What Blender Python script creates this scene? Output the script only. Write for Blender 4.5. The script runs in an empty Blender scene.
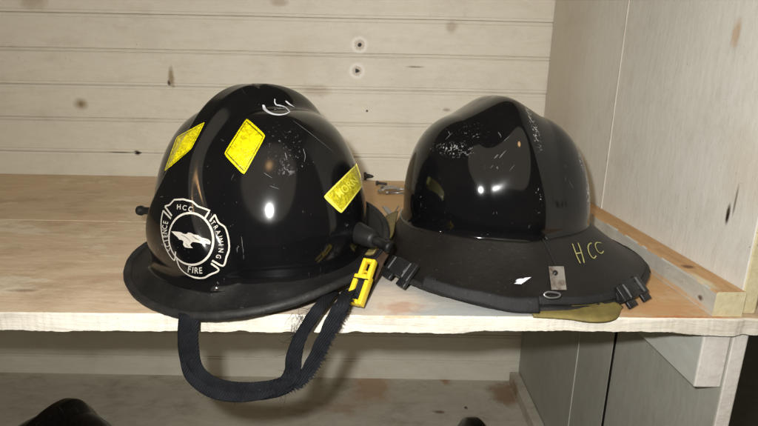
import bpy, bmesh, math, random
from math import sin, cos, pi, radians, sqrt, atan2
from mathutils import Vector, Matrix, noise as mnoise
from mathutils.bvhtree import BVHTree
from mathutils.geometry import tessellate_polygon
random.seed(7)
sc = bpy.context.scene
col = sc.collection
# ------------------------------------------------------------------ camera
FOC, TH, ROLL, YAW, CH = 505.0, radians(14.7), radians(1.1), radians(0.3), 0.25
F = Vector((sin(YAW)*cos(TH), cos(YAW)*cos(TH), -sin(TH)))
R0 = Vector((cos(YAW), -sin(YAW), 0)); U0 = R0.cross(F)
RX = R0*cos(ROLL) + U0*sin(ROLL); UX = U0*cos(ROLL) - R0*sin(ROLL)
CAM = Vector((0, 0, CH))
cd = bpy.data.cameras.new('camera'); cam = bpy.data.objects.new('camera', cd); col.objects.link(cam)
cd.sensor_width = 36; cd.lens = FOC/758*36; cd.clip_start = 0.02; cd.clip_end = 60
cam.matrix_world = Matrix.Translation(CAM) @ Matrix((RX, UX, -F)).transposed().to_4x4()
sc.camera = cam
def ray(x, y): return (F + RX*((x-379)/FOC) - UX*((y-213)/FOC)).normalized()
def ony(x, y, Y):
    r = ray(x, y); return CAM + r*(Y/r.y)
def onz(x, y, z):
    r = ray(x, y); return CAM + r*((z-CH)/r.z)

# ------------------------------------------------------------------ object helpers
def sstep(a, b, x):
    t = max(0, min(1, (x-a)/(b-a))); return t*t*(3-2*t)
def obj(name, me, mat=None, parent=None):
    o = bpy.data.objects.new(name, me); col.objects.link(o)
    if mat: me.materials.append(mat)
    if parent: o.parent = parent
    return o
def mesh(name, V, Fc, mat=None, parent=None, smooth=True, loc=None):
    me = bpy.data.meshes.new(name); me.from_pydata([tuple(v) for v in V], [], Fc); me.update()
    bm = bmesh.new(); bm.from_mesh(me); bmesh.ops.recalc_face_normals(bm, faces=bm.faces); bm.to_mesh(me); bm.free()
    if smooth:
        for p in me.polygons: p.use_smooth = True
    o = obj(name, me, mat, parent)
    if loc: o.location = loc
    return o
def from_bm(name, bm, mat, parent=None, smooth=False):
    me = bpy.data.meshes.new(name); bm.to_mesh(me); bm.free()
    if smooth:
        for p in me.polygons: p.use_smooth = True
    return obj(name, me, mat, parent)
def thing(name, label, cat, loc=(0,0,0), rz=0, group=None):
    o = bpy.data.objects.new(name, None); col.objects.link(o)
    o.location = loc; o.rotation_euler = (0, 0, rz); o['label'] = label; o['category'] = cat
    o.empty_display_size = .02
    if group: o['group'] = group
    return o
def tag(o, label, cat, group=None):
    o['label'] = label; o['category'] = cat
    if group: o['group'] = group
def add_box(bm, c, s, rot=None, bev=0, seg=2):
    r = bmesh.ops.create_cube(bm, size=1)
    vs = r['verts']
    for v in vs:
        v.co = Vector((v.co.x*s[0], v.co.y*s[1], v.co.z*s[2]))
    if bev:
        es = list({e for v in vs for e in v.link_edges})
        rr = bmesh.ops.bevel(bm, geom=es, offset=bev, segments=seg, profile=.5, affect='EDGES')
        vs = list({v for f in rr['faces'] for v in f.verts} | {v for v in vs if v.is_valid})
    for v in vs:
        p = v.co.copy()
        if rot: p = rot @ p
        v.co = p + Vector(c)
def catmull(P, n=8, closed=False):
    P = [Vector(p) for p in P]; out = []; m = len(P)
    rng = range(m if closed else m-1)
    for i in rng:
        p0 = P[(i-1) % m] if closed or i > 0 else P[0]*2-P[1]
        p1 = P[i]; p2 = P[(i+1) % m]
        p3 = P[(i+2) % m] if closed or i+2 < m else P[-1]*2-P[-2]
        for k in range(n):
            t = k/n
            out.append(.5*((2*p1)+(p2-p0)*t+(2*p0-5*p1+4*p2-p3)*t*t+(3*p1-p0-3*p2+p3)*t**3))
    if not closed: out.append(P[-1].copy())
    return out
def tube(V, Fc, path, r, sides=10, closed=False, cap=True):
    n = len(path); base = len(V); up = None
    for i, p in enumerate(path):
        a = path[(i-1) % n] if closed or i > 0 else path[i]
        b = path[(i+1) % n] if closed or i < n-1 else path[i]
        t = (b-a).normalized()
        if up is None: up = Vector((0,0,1)) if abs(t.z) < .9 else Vector((1,0,0))
        s = t.cross(up)
        if s.length < 1e-6: s = t.cross(Vector((1,.3,.1)))
        s.normalize(); up2 = s.cross(t).normalized(); up = up2
        rr = r(i/(n-1)) if callable(r) else r
        ra, rb = rr if isinstance(rr, tuple) else (rr, rr)
        for k in range(sides):
            an = 2*pi*k/sides
            V.append(p + s*cos(an)*ra + up2*sin(an)*rb)
    for i in range(n if closed else n-1):
        for k in range(sides):
            a = base+i*sides+k; b = base+i*sides+(k+1) % sides
            j = (i+1) % n
            c = base+j*sides+(k+1) % sides; d = base+j*sides+k
            Fc.append((a, b, c, d))
    if cap and not closed:
        Fc.append(tuple(base+k for k in range(sides))[::-1])
        Fc.append(tuple(base+(n-1)*sides+k for k in range(sides)))
def ribbon(V, Fc, path, wvec, w, th):
    """thick strap: path points, wvec(i) unit width direction, w(i) full width"""
    n = len(path); base = len(V)
    NS = 6
    for i, p in enumerate(path):
        a = path[max(i-1, 0)]; b = path[min(i+1, n-1)]
        t = (b-a).normalized(); wd = wvec(i/(n-1)); wd = (wd - t*wd.dot(t)).normalized(); nn = t.cross(wd).normalized()
        ww = w(i/(n-1))
        for k in range(NS+1):
            V.append(p + wd*ww*(k/NS-.5) + nn*th/2*(1 if 0 < k < NS else .5))
        for k in range(NS, -1, -1):
            V.append(p + wd*ww*(k/NS-.5) - nn*th/2*(1 if 0 < k < NS else .5))
    m = 2*(NS+1)
    for i in range(n-1):
        for k in range(m):
            a = base+i*m+k; b = base+i*m+(k+1) % m
            Fc.append((a, b, b+m, a+m))
    Fc.append(tuple(base+k for k in range(m))[::-1]); Fc.append(tuple(base+(n-1)*m+k for k in range(m)))

# ------------------------------------------------------------------ material helpers
class NT:
    def __init__(s, name, rough=.5, spec=.5):
        s.m = bpy.data.materials.new(name); s.m.use_nodes = True; s.t = s.m.node_tree
        s.b = s.t.nodes['Principled BSDF']; s.b.inputs['Roughness'].default_value = rough
        s.b.inputs['Specular IOR Level'].default_value = spec
        g = s.n('ShaderNodeNewGeometry'); s.P = g.outputs['Position']
        s.O = s.n('ShaderNodeTexCoord').outputs['Object']; s.UV = s.t.nodes[-1].outputs['UV']
    def n(s, ty, **k):
        x = s.t.nodes.new(ty)
        for a, b in k.items(): setattr(x, a, b)
        return x
    def put(s, i, v):
        if hasattr(v, 'type') and hasattr(v, 'links'): s.t.links.new(v, i)
        else:
            if i.type == 'RGBA' and len(v) == 3: v = (*v, 1)
            i.default_value = v
    def op(s, o, a, b=0.0, clamp=False):
        x = s.n('ShaderNodeMath', operation=o, use_clamp=clamp); s.put(x.inputs[0], a); s.put(x.inputs[1], b); return x.outputs[0]
    def vop(s, o, a, b=(0,0,0)):
        x = s.n('ShaderNodeVectorMath', operation=o); s.put(x.inputs[0], a)
        if b is not None: s.put(x.inputs[1], b)
        return x.outputs['Value'] if o == 'LENGTH' else x.outputs[0]
    def noise(s, v, scale=5, detail=4, rough=.55, dist=0, col=False):
        x = s.n('ShaderNodeTexNoise'); s.put(x.inputs['Vector'], v); x.inputs['Scale'].default_value = scale
        x.inputs['Detail'].default_value = detail; x.inputs['Roughness'].default_value = rough; x.inputs['Distortion'].default_value = dist
        return x.outputs['Color' if col else 'Fac']
    def ramp(s, f, lo, hi, a=0., b=1.):
        x = s.n('ShaderNodeMapRange', clamp=True); s.put(x.inputs[0], f)
        x.inputs[1].default_value = lo; x.inputs[2].default_value = hi; x.inputs[3].default_value = a; x.inputs[4].default_value = b
        return x.outputs[0]
    def mix(s, f, a, b, mode='MIX'):
        x = s.n('ShaderNodeMix', data_type='RGBA', blend_type=mode); s.put(x.inputs[0], f); s.put(x.inputs[6], a); s.put(x.inputs[7], b); return x.outputs[2]
    def blob(s, pos, rad, amp=.6, nscale=40, soft=.6, src=None):
        """0..1 mask around a world/object point with a ragged outline"""
        v = s.vop('SUBTRACT', src or s.P, tuple(pos))
        v = s.vop('DIVIDE', v, tuple(rad))
        nn = s.noise(src or s.P, nscale, 7, .68)
        l = s.op('ADD', s.vop('LENGTH', v, None), s.op('MULTIPLY', s.op('SUBTRACT', nn, .5), amp*2))
        return s.ramp(l, 1.0, 1.0-soft)
    def bump(s, h, strength=.3, dist=.001):
        x = s.n('ShaderNodeBump'); s.put(x.inputs['Height'], h); x.inputs['Strength'].default_value = strength
        x.inputs['Distance'].default_value = dist
        s.t.links.new(x.outputs[0], s.b.inputs['Normal']); return x
    def done(s, color=None, rough=None):
        if color is not None: s.put(s.b.inputs['Base Color'], color)
        if rough is not None: s.put(s.b.inputs['Roughness'], rough)
        return s.m

def wood(name, base, dark, grain=(0.6, 14, 14), blobs=(), nail=(), bumpy=.35, speck=.5, sp_col=(.16,.08,.03), rough=.55, wear=None, seed=0, grime=.25, patch=None):
    """painted board: brushy grain along one axis, soft stains, specks and named marks"""
    k = NT(name, rough, .35)
    off = k.vop('ADD', k.P, (seed*3.1, seed*1.7, seed*.9))
    g = k.vop('MULTIPLY', off, grain)
    warp = k.noise(off, 6, 3, .5, 0, True)
    g2 = k.vop('ADD', g, k.vop('MULTIPLY', warp, (.8, .8, .8)))
    fine = k.noise(g2, 9, 6, .65)
    big = k.noise(off, 3.2, 5, .6)
    c = k.mix(k.ramp(fine, .35, .72), dark, base)
    c = k.mix(k.ramp(big, .45, .75, 0, .55), c, tuple(x*.80 for x in base))
    mid = k.noise(k.vop('MULTIPLY', off, tuple(sqrt(max(x, .3)) for x in grain)), 16, 6, .7)
    c = k.mix(k.ramp(mid, .5, .8, 0, .45), c, tuple(x*m for x, m in zip(dark, (.85, .8, .72))))
    if wear:
        wm = k.ramp(k.noise(k.vop('ADD', g, (5, 3, 1)), wear[3], 6, .7), wear[1], wear[1]+.05, 0, wear[2])
        c = k.mix(wm, c, wear[0])
    if patch:
        pm = k.noise(k.vop('MULTIPLY', off, patch[4]), patch[3], 9, .72, .4)
        c = k.mix(k.ramp(pm, patch[1], patch[1]+.025, 0, patch[2]), c, patch[0])
    gm = k.op('MULTIPLY', k.ramp(k.noise(k.vop('MULTIPLY', off, (1, 1.6, 1.6)), 9, 9, .78), .50, .68), grime)
    c = k.mix(gm, c, tuple(x*m for x, m in zip(dark, (.58, .52, .46))))
    st_ = k.ramp(k.noise(k.vop('MULTIPLY', off, tuple(min(x*4, 60)+4 for x in grain)), 7, 3, .5, 1.2), .70, .74)
    st_ = k.op('MULTIPLY', st_, k.ramp(k.noise(off, 11, 2), .48, .6))
    c = k.mix(k.op('MULTIPLY', st_, speck*.55), c, tuple(x*.5 for x in dark))
    sp = k.noise(off, 210, 2, .5)
    msk = k.op('MULTIPLY', k.ramp(sp, .72, .76), k.ramp(k.noise(off, 13, 2), .45, .6))
    c = k.mix(k.op('MULTIPLY', msk, speck), c, sp_col)
    for (pos, rad, cc, st, *rest) in blobs:
        amp = rest[0] if rest else .6; ns = rest[1] if len(rest) > 1 else 40
        m = k.op('MULTIPLY', k.blob(pos, rad, amp, ns), st)
        c = k.mix(m, c, cc)
    for (pos, r) in nail:
        l = k.vop('LENGTH', k.vop('SUBTRACT', k.P, tuple(pos)), None)
        nz = k.op('MULTIPLY', k.op('SUBTRACT', k.noise(k.P, 160, 3), .5), r*1.1)
        l = k.op('ADD', l, nz)
        c = k.mix(k.ramp(l, r*3.0, r*2.3, 0, .65), c, (.95,.93,.88))
        c = k.mix(k.ramp(l, r*1.9, r*1.3, 0, .55), c, (.42,.33,.22))
        c = k.mix(k.ramp(l, r*.8, r*.55), c, (.02,.015,.01))
    h = k.op('ADD', k.op('MULTIPLY', fine, .6), k.op('MULTIPLY', k.noise(off, 90, 3), .4))
    k.bump(h, bumpy, .002)
    return k.done(c, k.ramp(big, .3, .7, rough-.1, rough+.12))

WH = (.60,.56,.47)
O1 = (.50,.24,.09); BR = (.22,.12,.05)
Yb = 1.287
def bw(x, y): return ony(x, y, Yb)          # a point on the back panel
M_back = wood('painted_back_boards', (.80,.775,.675), (.75,.72,.61), (.5, 14, 14), seed=1, speck=.5, bumpy=.10,
    blobs=[(bw(81,104), (.022,.05,.018), (.36,.27,.16), .75, .35), (bw(81,104), (.009,.05,.008), (.2,.13,.07), .6),
           (bw(171,77), (.010,.05,.030), (.28,.20,.10), .8, .5), (bw(169,83), (.005,.05,.008), (.06,.04,.02), .9),
           (bw(137,153), (.010,.05,.007), (.03,.018,.01), 1), (bw(118,152.5), (.042,.05,.0022), (.09,.06,.04), .8, .4),
           (bw(452,27), (.018,.05,.018), (.42,.34,.25), .6, .5), (bw(416,67), (.026,.05,.003), (.25,.21,.16), .8, .5),
           (bw(446,110), (.012,.05,.005), (.25,.2,.15), .6), (bw(367,111), (.004,.05,.004), (.03,.02,.01), 1, .2),
           (bw(296,62), (.045,.05,.07), (.66,.56,.42), .35, .6, 14), (bw(315,90), (.05,.05,.02), (.36,.25,.15), .35, .8),
           (bw(150,35), (.04,.05,.05), (.55,.52,.44), .2, .9),
           (bw(33,0), (.04,.05,.03), (.40,.30,.18), .5), (bw(280,2), (.025,.05,.012), (.35,.26,.16), .5)],
    nail=[(bw(359.5,45), .0075), (bw(357,71), .0072)])
M_side = wood('painted_side_boards', (.80,.785,.71), (.75,.73,.65), (14, 14, .7), seed=2, speck=.5, bumpy=.45,
    wear=((.72,.69,.62), .66, .55, 6),
    blobs=[((.414,.575,.105), (.05,.004,.016), (.03,.015,.01), 1, .35, 60), ((.414,.567,.125), (.05,.0025,.022), (.06,.035,.02), .8, .3, 60),
           ((.414,.66,.22), (.05,.008,.06), (.72,.69,.62), .5, .8), ((.414,.62,.31), (.05,.01,.02), (.55,.33,.15), .6, .6),
           ((.414,.55,.16), (.05,.07,.06), (.62,.52,.38), .4, .9, 20), ((.414,.905,.12), (.05,.006,.012), (.08,.05,.03), .9),
           ((.414,1.2,.3), (.05,.2,.4), (.52,.42,.28), .35, .5, 9), ((.414,.75,.30), (.05,.012,.05), (.75,.73,.66), .4, .8)])
M_shelfF = wood('worn_shelf_plank', (.74,.62,.455), (.63,.48,.32), (.9, 12, 12), seed=3, speck=.9, bumpy=.5, rough=.6, grime=.65, patch=((.82,.75,.60), .54, .55, 6, (.8,1.6,1)),
    wear=((.36,.19,.09), .655, .65, 7),
    blobs=[((.06,.56,0), (.22,.10,.05), (.43,.44,.42), .8, .7, 12), ((.12,.52,0), (.16,.025,.05), (.40,.43,.43), .7, .6, 25),
           ((.33,.60,0), (.08,.16,.05), (.55,.31,.12), .85, .9, 22), ((.30,.545,0), (.12,.02,.05), (.58,.33,.15), .7, .8, 40),
           ((.02,.55,0), (.05,.06,.05), (.75,.62,.48), .6, .8, 20), ((.03,.53,0), (.03,.02,.03), (.45,.22,.12), .5, 1.1, 60),
           ((.13,.502,0), (.035,.006,.01), (.55,.22,.08), .9, .9, 90), ((.205,.504,0), (.04,.005,.01), (.55,.22,.08), .8, .9, 90),
           ((.02,.50,0), (.05,.004,.01), (.50,.22,.09), .8, 1.0, 90), ((.35,.515,0), (.07,.008,.01), (.55,.20,.06), .9, .9, 70),
           ((-.35,.60,0), (.07,.02,.03), (.40,.22,.13), .4, 1.0, 30), ((-.42,.56,0), (.02,.006,.03), (.2,.1,.06), .6, .9, 60),
           ((-.30,.72,0), (.10,.02,.03), (.62,.47,.34), .5, .9, 30), ((-.34,.497,0), (.09,.005,.01), (.42,.22,.1), .7, 1.0, 80)])
M_shelfR = wood('worn_rear_plank', (.70,.57,.41), (.60,.45,.29), (.8, 10, 10), seed=4, speck=.7, bumpy=.35, rough=.6, grime=.6, patch=((.76,.67,.51), .55, .45, 6, (.8,1.6,1)),
    wear=((.34,.18,.08), .66, .6, 6),
    blobs=[((.03,1.10,0), (.10,.25,.05), (.55,.33,.13), .8, .6, 12), ((-.4,1.15,0), (.3,.03,.05), (.62,.48,.34), .6, .8, 14)])
M_edge = wood('rough_white_edge', (.76,.73,.65), (.66,.62,.51), (1.2, 9, 26), seed=5, speck=.8, bumpy=1.0, rough=.65, grime=.45,
    blobs=[((.135,.50,-.021), (.07,.03,.008), (.50,.51,.50), .8, .6, 40), ((.24,.505,-.020), (.09,.03,.005), (.52,.53,.52), .7, .6, 40),
           ((-.31,.497,-.012), (.14,.03,.014), (.88,.84,.74), .6, .7, 12), ((.03,.5,-.001), (.05,.03,.002), (.5,.25,.1), .7, .9, 90)],
    wear=((.50,.40,.27), .68, .5, 9))
M_cleatside = wood('cleat_blue_paint', (.60,.58,.50), (.48,.465,.40), (14, 1.2, 14), seed=6, speck=.6, bumpy=.5,
    blobs=[((.379,.545,.012), (.02,.006,.004), (.1,.05,.03), .9, .7, 90), ((.38,.60,.004), (.02,.12,.004), (.60,.36,.16), .7, .9, 40)])
M_bare = wood('bare_cut_wood', (.62,.40,.20), (.46,.26,.11), (16, 1.0, 16), seed=7, speck=.4, bumpy=.4,
    blobs=[((.395,.60,.03), (.01,.008,.02), (.15,.06,.02), .9, .6, 60), ((.385,.555,.03), (.008,.035,.02), (.66,.60,.42), .9, .5, 30)])
M_end = wood('end_grain_cream', (.68,.62,.42), (.55,.48,.28), (12, 12, 12), seed=8, speck=.5, bumpy=.6)
M_lowback = M_back
M_low = wood('lower_shelf_paint', (.60,.57,.48), (.50,.47,.38), (1, 6, 6), seed=9, speck=1, grime=.6, sp_col=(.10,.06,.03), bumpy=.4, rough=.7,
    wear=((.22,.15,.09), .66, .5, 8),
    blobs=[(onz(372,385,-.575), (.07,.12,.05), (.40,.24,.12), .7, 1.0, 14), (onz(345,405,-.575), (.06,.05,.05), (.36,.2,.1), .5, 1.2, 20),
           (onz(445,378,-.575), (.02,.03,.05), (.35,.17,.07), .8, .8, 30), (onz(505,392,-.575), (.05,.07,.05), (.26,.15,.07), .8, 1.0, 22),
           (onz(440,410,-.575), (.02,.008,.05), (.14,.08,.04), .8, .9, 60), (onz(466,406,-.575), (.006,.008,.05), (.05,.03,.02), .9, .5)])
M_block = wood('support_blue_paint', (.60,.61,.55), (.54,.55,.49), (12, 1.5, 12), seed=10, speck=.3, bumpy=.2)
M_blockend = wood('support_end_white', (.76,.74,.68), (.64,.61,.56), (12, 12, 12), seed=11, speck=.5, bumpy=.7)
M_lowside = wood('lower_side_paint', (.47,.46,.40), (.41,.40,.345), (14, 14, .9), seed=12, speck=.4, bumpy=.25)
M_gap = NT('painted_joint_shade', .9, .1).done((.012,.010,.008))
M_floor = NT('dark_floor', .8, .3)
M_floor = M_floor.done(M_floor.mix(M_floor.noise(M_floor.P, 12, 6, .7), (.035,.035,.03), (.10,.10,.085)))

# ------------------------------------------------------------------ shelving unit
unit = thing('shelving_unit', 'white painted wooden shelving unit with worn tan shelf carrying the two black helmets', 'shelving', (0, .9, -.58))
UO = Vector((0, .9, -.58))
def wmesh(name, V, Fc, mat, smooth=False, parent=None):
    par = parent or unit
    return mesh(name, [Vector(v)-UO for v in V], Fc, mat, par, smooth)
def plank(name, p00, p10, p11, p01, z0, z1, mat, nx=60, edge_mat=None, jag=0., bev=.0015, seed=0, cut=0):
    """horizontal board from four plan corners (front-left, front-right, back-right, back-left)"""
    V = []; Fc = []; prof = []
    # section: s = 0 front .. 1 back
    sec = [(0, z0+bev), (0, (z0+z1)/2), (0, z1-bev), (bev, z1), (None, z1), (1.0, z1), (1.0, z0), (bev*2, z0)]
    D = 1.0
    for i in range(nx+1):
        t = i/nx
        A = Vector(p00).lerp(Vector(p10), t); B = Vector(p01).lerp(Vector(p11), t)
        d = (B-A).normalized(); L = (B-A).length
        n1 = mnoise.noise(Vector((t*23+seed, .3, 0)))*jag; n2 = mnoise.noise(Vector((t*31+seed, 7.3, 0)))*jag
        n3 = mnoise.noise(Vector((t*120+seed, 3.3, 0)))*jag*.6
        for (s, z) in sec:
            if s is None: s = L*.5
            elif s == 1.0: s = L
            p = A + d*s
            zz = z
            if s < .01:
                n4 = mnoise.noise(Vector((t*420+seed, 5.3, 0)))*jag*.5; n5 = max(0, mnoise.noise(Vector((t*60+seed, 8.3, 0)))-.28)*jag*5
                p = p + d*((n1 if z > (z0+z1)/2 else n2)*.5+n3*.4+n4*.4+n5)
                if z < (z0+z1)/2: zz = z + n2*.35 + n3*.5 + n4*.5 + n5*.7 + cut*(.0045*sstep(.085, .125, p.x)*(1-sstep(.30, .40, p.x)))
                elif z > (z0+z1)/2 and s == 0: zz = z + n1*.4 + n3*.6
            V.append(Vector((p.x, p.y, zz)))
    m = len(sec)
    for i in range(nx):
        for k in range(m):
            a = i*m+k; b = i*m+(k+1) % m
            Fc.append((a, b, b+m, a+m))
    Fc.append(tuple(range(m))); Fc.append(tuple(nx*m+k for k in range(m)))
    o = wmesh(name, V, Fc, mat)
    if edge_mat:
        o.data.materials.append(edge_mat)
        for p in o.data.polygons:
            if p.normal.y < -.5: p.material_index = 1
    return o
plank('shelf_plank', (-1.3,.4835,0), (.60,.5185,0), (.413,.8595,0), (-1.3,.8595,0), -.0225, 0, M_shelfF, 900, M_edge, .0022, .0018, 0, 1)
plank('shelf_plank', (-1.3,.8635,0), (.413,.8635,0), (.413,Yb-.001,0), (-1.3,Yb-.001,0), -.0225, -.0006, M_shelfR, 120, None, .0012, .0022, 9)
plank('lower_shelf', (-1.3,.50,0), (.413,.50,0), (.413,Yb-.001,0), (-1.3,Yb-.001,0), -.605, -.580, M_low, 40)
# back panel: tongue and groove boards, V joints and beads alternate
prof = []
top = .85
zz = -.60
J = [.391-.166*k for k in range(-3, 7)]      # wide joints
B = [.308-.166*k for k in range(-3, 6)]      # beads
ev = sorted([(z, 'j') for z in J] + [(z, 'b') for z in B])
prof.append((-.62, 0))
for z, kk in ev:
    if z < -.61 or z > top: continue
    if kk == 'j': prof += [(z-.0085, 0), (z-.005, .003), (z-.0015, .0035), (z-.001, .008), (z+.0015, .008), (z+.0025, .001), (z+.008, .0012), (z+.0095, 0)]
    else: prof += [(z-.0055, 0), (z-.0042, .0035), (z-.0030, .0035), (z-.0020, .0003), (z+.0020, .0003), (z+.0030, .004), (z+.0042, .004), (z+.0055, 0)]
prof.append((top, 0))
V = []; Fc = []; nx = 80
for i in range(nx+1):
    x = -1.3 + 1.718*i/nx
    for (z, d) in prof:
        w = mnoise.noise(Vector((x*3, z*1.3, 0)))*.0012
        V.append((x, Yb+d, z+w if abs(z) < .8 else z))
    for (z, d) in reversed(prof): V.append((x, Yb+.022, z))
m = 2*len(prof)
for i in range(nx):
    for k in range(m):
        a = i*m+k; b = i*m+(k+1) % m
        Fc.append((a, b, b+m, a+m))
Fc.append(tuple(range(m))); Fc.append(tuple(nx*m+k for k in range(m)))
wmesh('back_panel', V, Fc, M_back)
# side panel boards
def slab(name, x0, x1, y0, y1, z0, z1, mat, bev=.0015, sub=0, em=None, mfun=None):
    bm = bmesh.new(); add_box(bm, ((x0+x1)/2, (y0+y1)/2, (z0+z1)/2), (x1-x0, y1-y0, z1-z0), None, bev, 2)
    for v in bm.verts: v.co -= UO
    o = from_bm(name, bm, mat, unit)
    if em:
        o.data.materials.append(em)
        for p in o.data.polygons:
            if mfun(p.normal): p.material_index = 1
    return o
slab('side_board', .4148, .4335, .9035, Yb-.002, .0005, .85, M_side)
slab('side_board', .4140, .4335, .5265, .9015, .0005, .85, M_side, .0025, 0, M_end, lambda n: n.y < -.6)
slab('side_board',   .4150, .4335, .921, Yb-.002, -.62, -.0235, M_lowside)
slab('side_board', .4144, .4335, .789, .919, -.62, -.0235, M_lowside)
slab('side_board', .4148, .4335, .528, .7820, -.75, -.0235, M_lowside, .0022, 0, M_blockend, lambda n: n.y < -.6)
# filler strips: below, a black strip painting the shade of an open joint, light caulk lines elsewhere
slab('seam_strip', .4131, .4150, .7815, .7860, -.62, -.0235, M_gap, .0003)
slab('seam_strip', .4125, .4148, .900, .9045, .0, .85, wood('seam_filler', (.74,.71,.64), (.62,.58,.50), (14,14,1), seed=13), .0008)
slab('seam_strip', .4128, .4150, .9185, .9215, -.58, -.0235, wood('seam_filler_low', (.70,.69,.64), (.55,.53,.48), (14,14,1), seed=14), .0008)
# cleat along the side on top of the shelf
V = []; Fc = []; n = 60
for i in range(n+1):
    y = .5205 + (Yb-.003-.5205)*i/n
    a = mnoise.noise(Vector((0, y*30, 2)))*.0009
    V += [(.3795+a, y, .0003), (.3800+a, y, .0275+a), (.3815+a, y, .0295), (.4125, y, .0302), (.4135, y, .029), (.4135, y, .0003)]
for i in range(n):
    for k in range(6):
        p = i*6+k; q = i*6+(k+1) % 6; Fc.append((p, q, q+6, p+6))
Fc.append(tuple(range(6))); Fc.append(tuple(n*6+k for k in range(6)))
cl = wmesh('cleat', V, Fc, M_cleatside)
cl.data.materials.append(M_bare); cl.data.materials.append(M_end)
for p in cl.data.polygons:
    if p.normal.z > .6: p.material_index = 1
    elif p.normal.y < -.7: p.material_index = 2
# support under the shelf and small cleat on the lower shelf
slab('support_block', .3815, .4138, .529, Yb-.01, -.0965, -.0235, M_block, .002, 0, M_blockend, lambda n: n.y < -.6)
slab('lower_cleat', .388, .4138, .55, Yb-.01, -.5795, -.545, M_low, .002)

# ------------------------------------------------------------------ beyond the unit
fl = mesh('floor', [(-6,-4,-1.0), (6,-4,-1.0), (6,7,-1.0), (-6,7,-1.0)], [(0,1,2,3)], M_floor, None, False); fl['kind'] = 'structure'

# ------------------------------------------------------------------ helmets
def blackgloss(name, blobs=(), crest=None, dust=.5, seed=0, base=(.0035,.0035,.004), rough=.12, lines=()):
    k = NT(name, rough, .42)
    c = base
    off = k.vop('ADD', k.O, (seed, seed*.7, 0))
    d = k.ramp(k.noise(off, 14, 6, .65), .45, .8)
    c = k.mix(k.op('MULTIPLY', d, .15*dust), c, (.04,.035,.03))
    fine = k.noise(off, 330, 3, .6)
    spk = k.op('MULTIPLY', k.ramp(fine, .70, .74), k.ramp(k.noise(off, 18, 2), .5, .62))
    c = k.mix(k.op('MULTIPLY', spk, .35), c, (.35,.33,.30))
    # long scratches in two directions
    sm = None
    for (sx, th_) in (((30, 420, 30), .71), ((260, 22, 90), .72)):
        s1 = k.ramp(k.noise(k.vop('MULTIPLY', off, sx), 1, 2, .5, .6), th_, th_+.02)
        s1 = k.op('MULTIPLY', s1, k.ramp(k.noise(off, 22, 2), .5, .6))
        sm = s1 if sm is None else k.op('MAXIMUM', sm, s1)
    c = k.mix(k.op('MULTIPLY', sm, .25), c, (.4,.39,.37))
    rr = k.ramp(k.noise(off, 9, 5, .6), .3, .75, rough*.7, rough*1.9)
    for (pos, rad, cc, thr, st, ns) in blobs:
        m = k.blob(pos, rad, .5, 60, .7, k.O)
        sp2 = k.ramp(k.noise(off, ns, 4, .7), thr, thr+.05)
        mm = k.op('MULTIPLY', k.op('MULTIPLY', m, sp2), st)
        c = k.mix(mm, c, cc)
        rr = k.op('ADD', rr, k.op('MULTIPLY', mm, .5))
    if crest:
        (w, ya, yb_, thr, ns) = crest
        sep = k.n('ShaderNodeSeparateXYZ'); k.put(sep.inputs[0], k.O)
        ax = k.op('ABSOLUTE', sep.outputs[0])
        m = k.op('MULTIPLY', k.ramp(ax, w, w*.3), k.op('MULTIPLY', k.ramp(sep.outputs[1], ya, ya+.02), k.ramp(sep.outputs[1], yb_, yb_-.02)))
        m = k.op('MULTIPLY', m, k.ramp(k.noise(off, ns, 4, .75), thr, thr+.03))
        m = k.op('MULTIPLY', m, k.ramp(sep.outputs[2], .165, .20, .0, 1))
        c = k.mix(m, c, (.62,.60,.56)); rr = k.op('ADD', rr, k.op('MULTIPLY', m, .5))
    k.bump(k.op('ADD', k.op('MULTIPLY', k.noise(off, 55, 2, .5), .5), k.op('MULTIPLY', sm, .4)), .04, .001)
    k.b.inputs['Coat Weight'].default_value = 0
    return k.done(c, rr)
def matte(name, c0, c1, rough=.7, ns=30, bump=.4, spec=.3, bs=400, patches=(), weave=None):
    k = NT(name, rough, spec)
    f = k.ramp(k.noise(k.O, ns, 7, .7), .3, .75)
    c = k.mix(f, c0, c1)
    s2 = k.ramp(k.noise(k.O, 260, 3, .6), .66, .72)
    c = k.mix(k.op('MULTIPLY', s2, .25), c, tuple(min(1, x*3+.05) for x in c1))
    for (pos, rad, cc, st, amp) in patches:
        c = k.mix(k.op('MULTIPLY', k.blob(pos, rad, amp, 50, .4, k.O), st), c, cc)
    h = k.noise(k.O, bs, 4, .6)
    if weave:
        w = k.n('ShaderNodeTexWave', wave_type='BANDS', bands_direction='DIAGONAL'); k.put(w.inputs['Vector'], k.O)
        w.inputs['Scale'].default_value = weave; w.inputs['Distortion'].default_value = 1.5; w.inputs['Detail'].default_value = 2
        h = k.op('ADD', h, w.outputs['Fac'])
        c = k.mix(k.ramp(w.outputs['Fac'], .0, .5, .55, 0), c, tuple(x*.4 for x in c0))
    k.bump(h, bump, .0008)
    return k.done(c)
M_rubber = matte('dusty_rubber', (.005,.005,.005), (.018,.017,.016), .48, 22, .5)
M_rim = matte('worn_edge_trim', (.007,.007,.007), (.030,.028,.026), .62, 40, .8, .35, 220)
M_black = matte('black_plastic', (.008,.008,.009), (.02,.02,.02), .38, 30, .2, .5)
M_grayedge = matte('scuffed_plastic_edge', (.07,.07,.07), (.14,.14,.13), .5, 60, .3, .5)
M_web = matte('navy_webbing', (.0045,.005,.0065), (.014,.0155,.019), .85, 60, .9, .2, 500, weave=150)
M_thread = matte('frayed_thread', (.005,.006,.008), (.015,.017,.021), .9, 60, .3, .1)
M_steel = NT('bright_clip_steel', .28, .5); M_steel.b.inputs['Metallic'].default_value = 1
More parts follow.
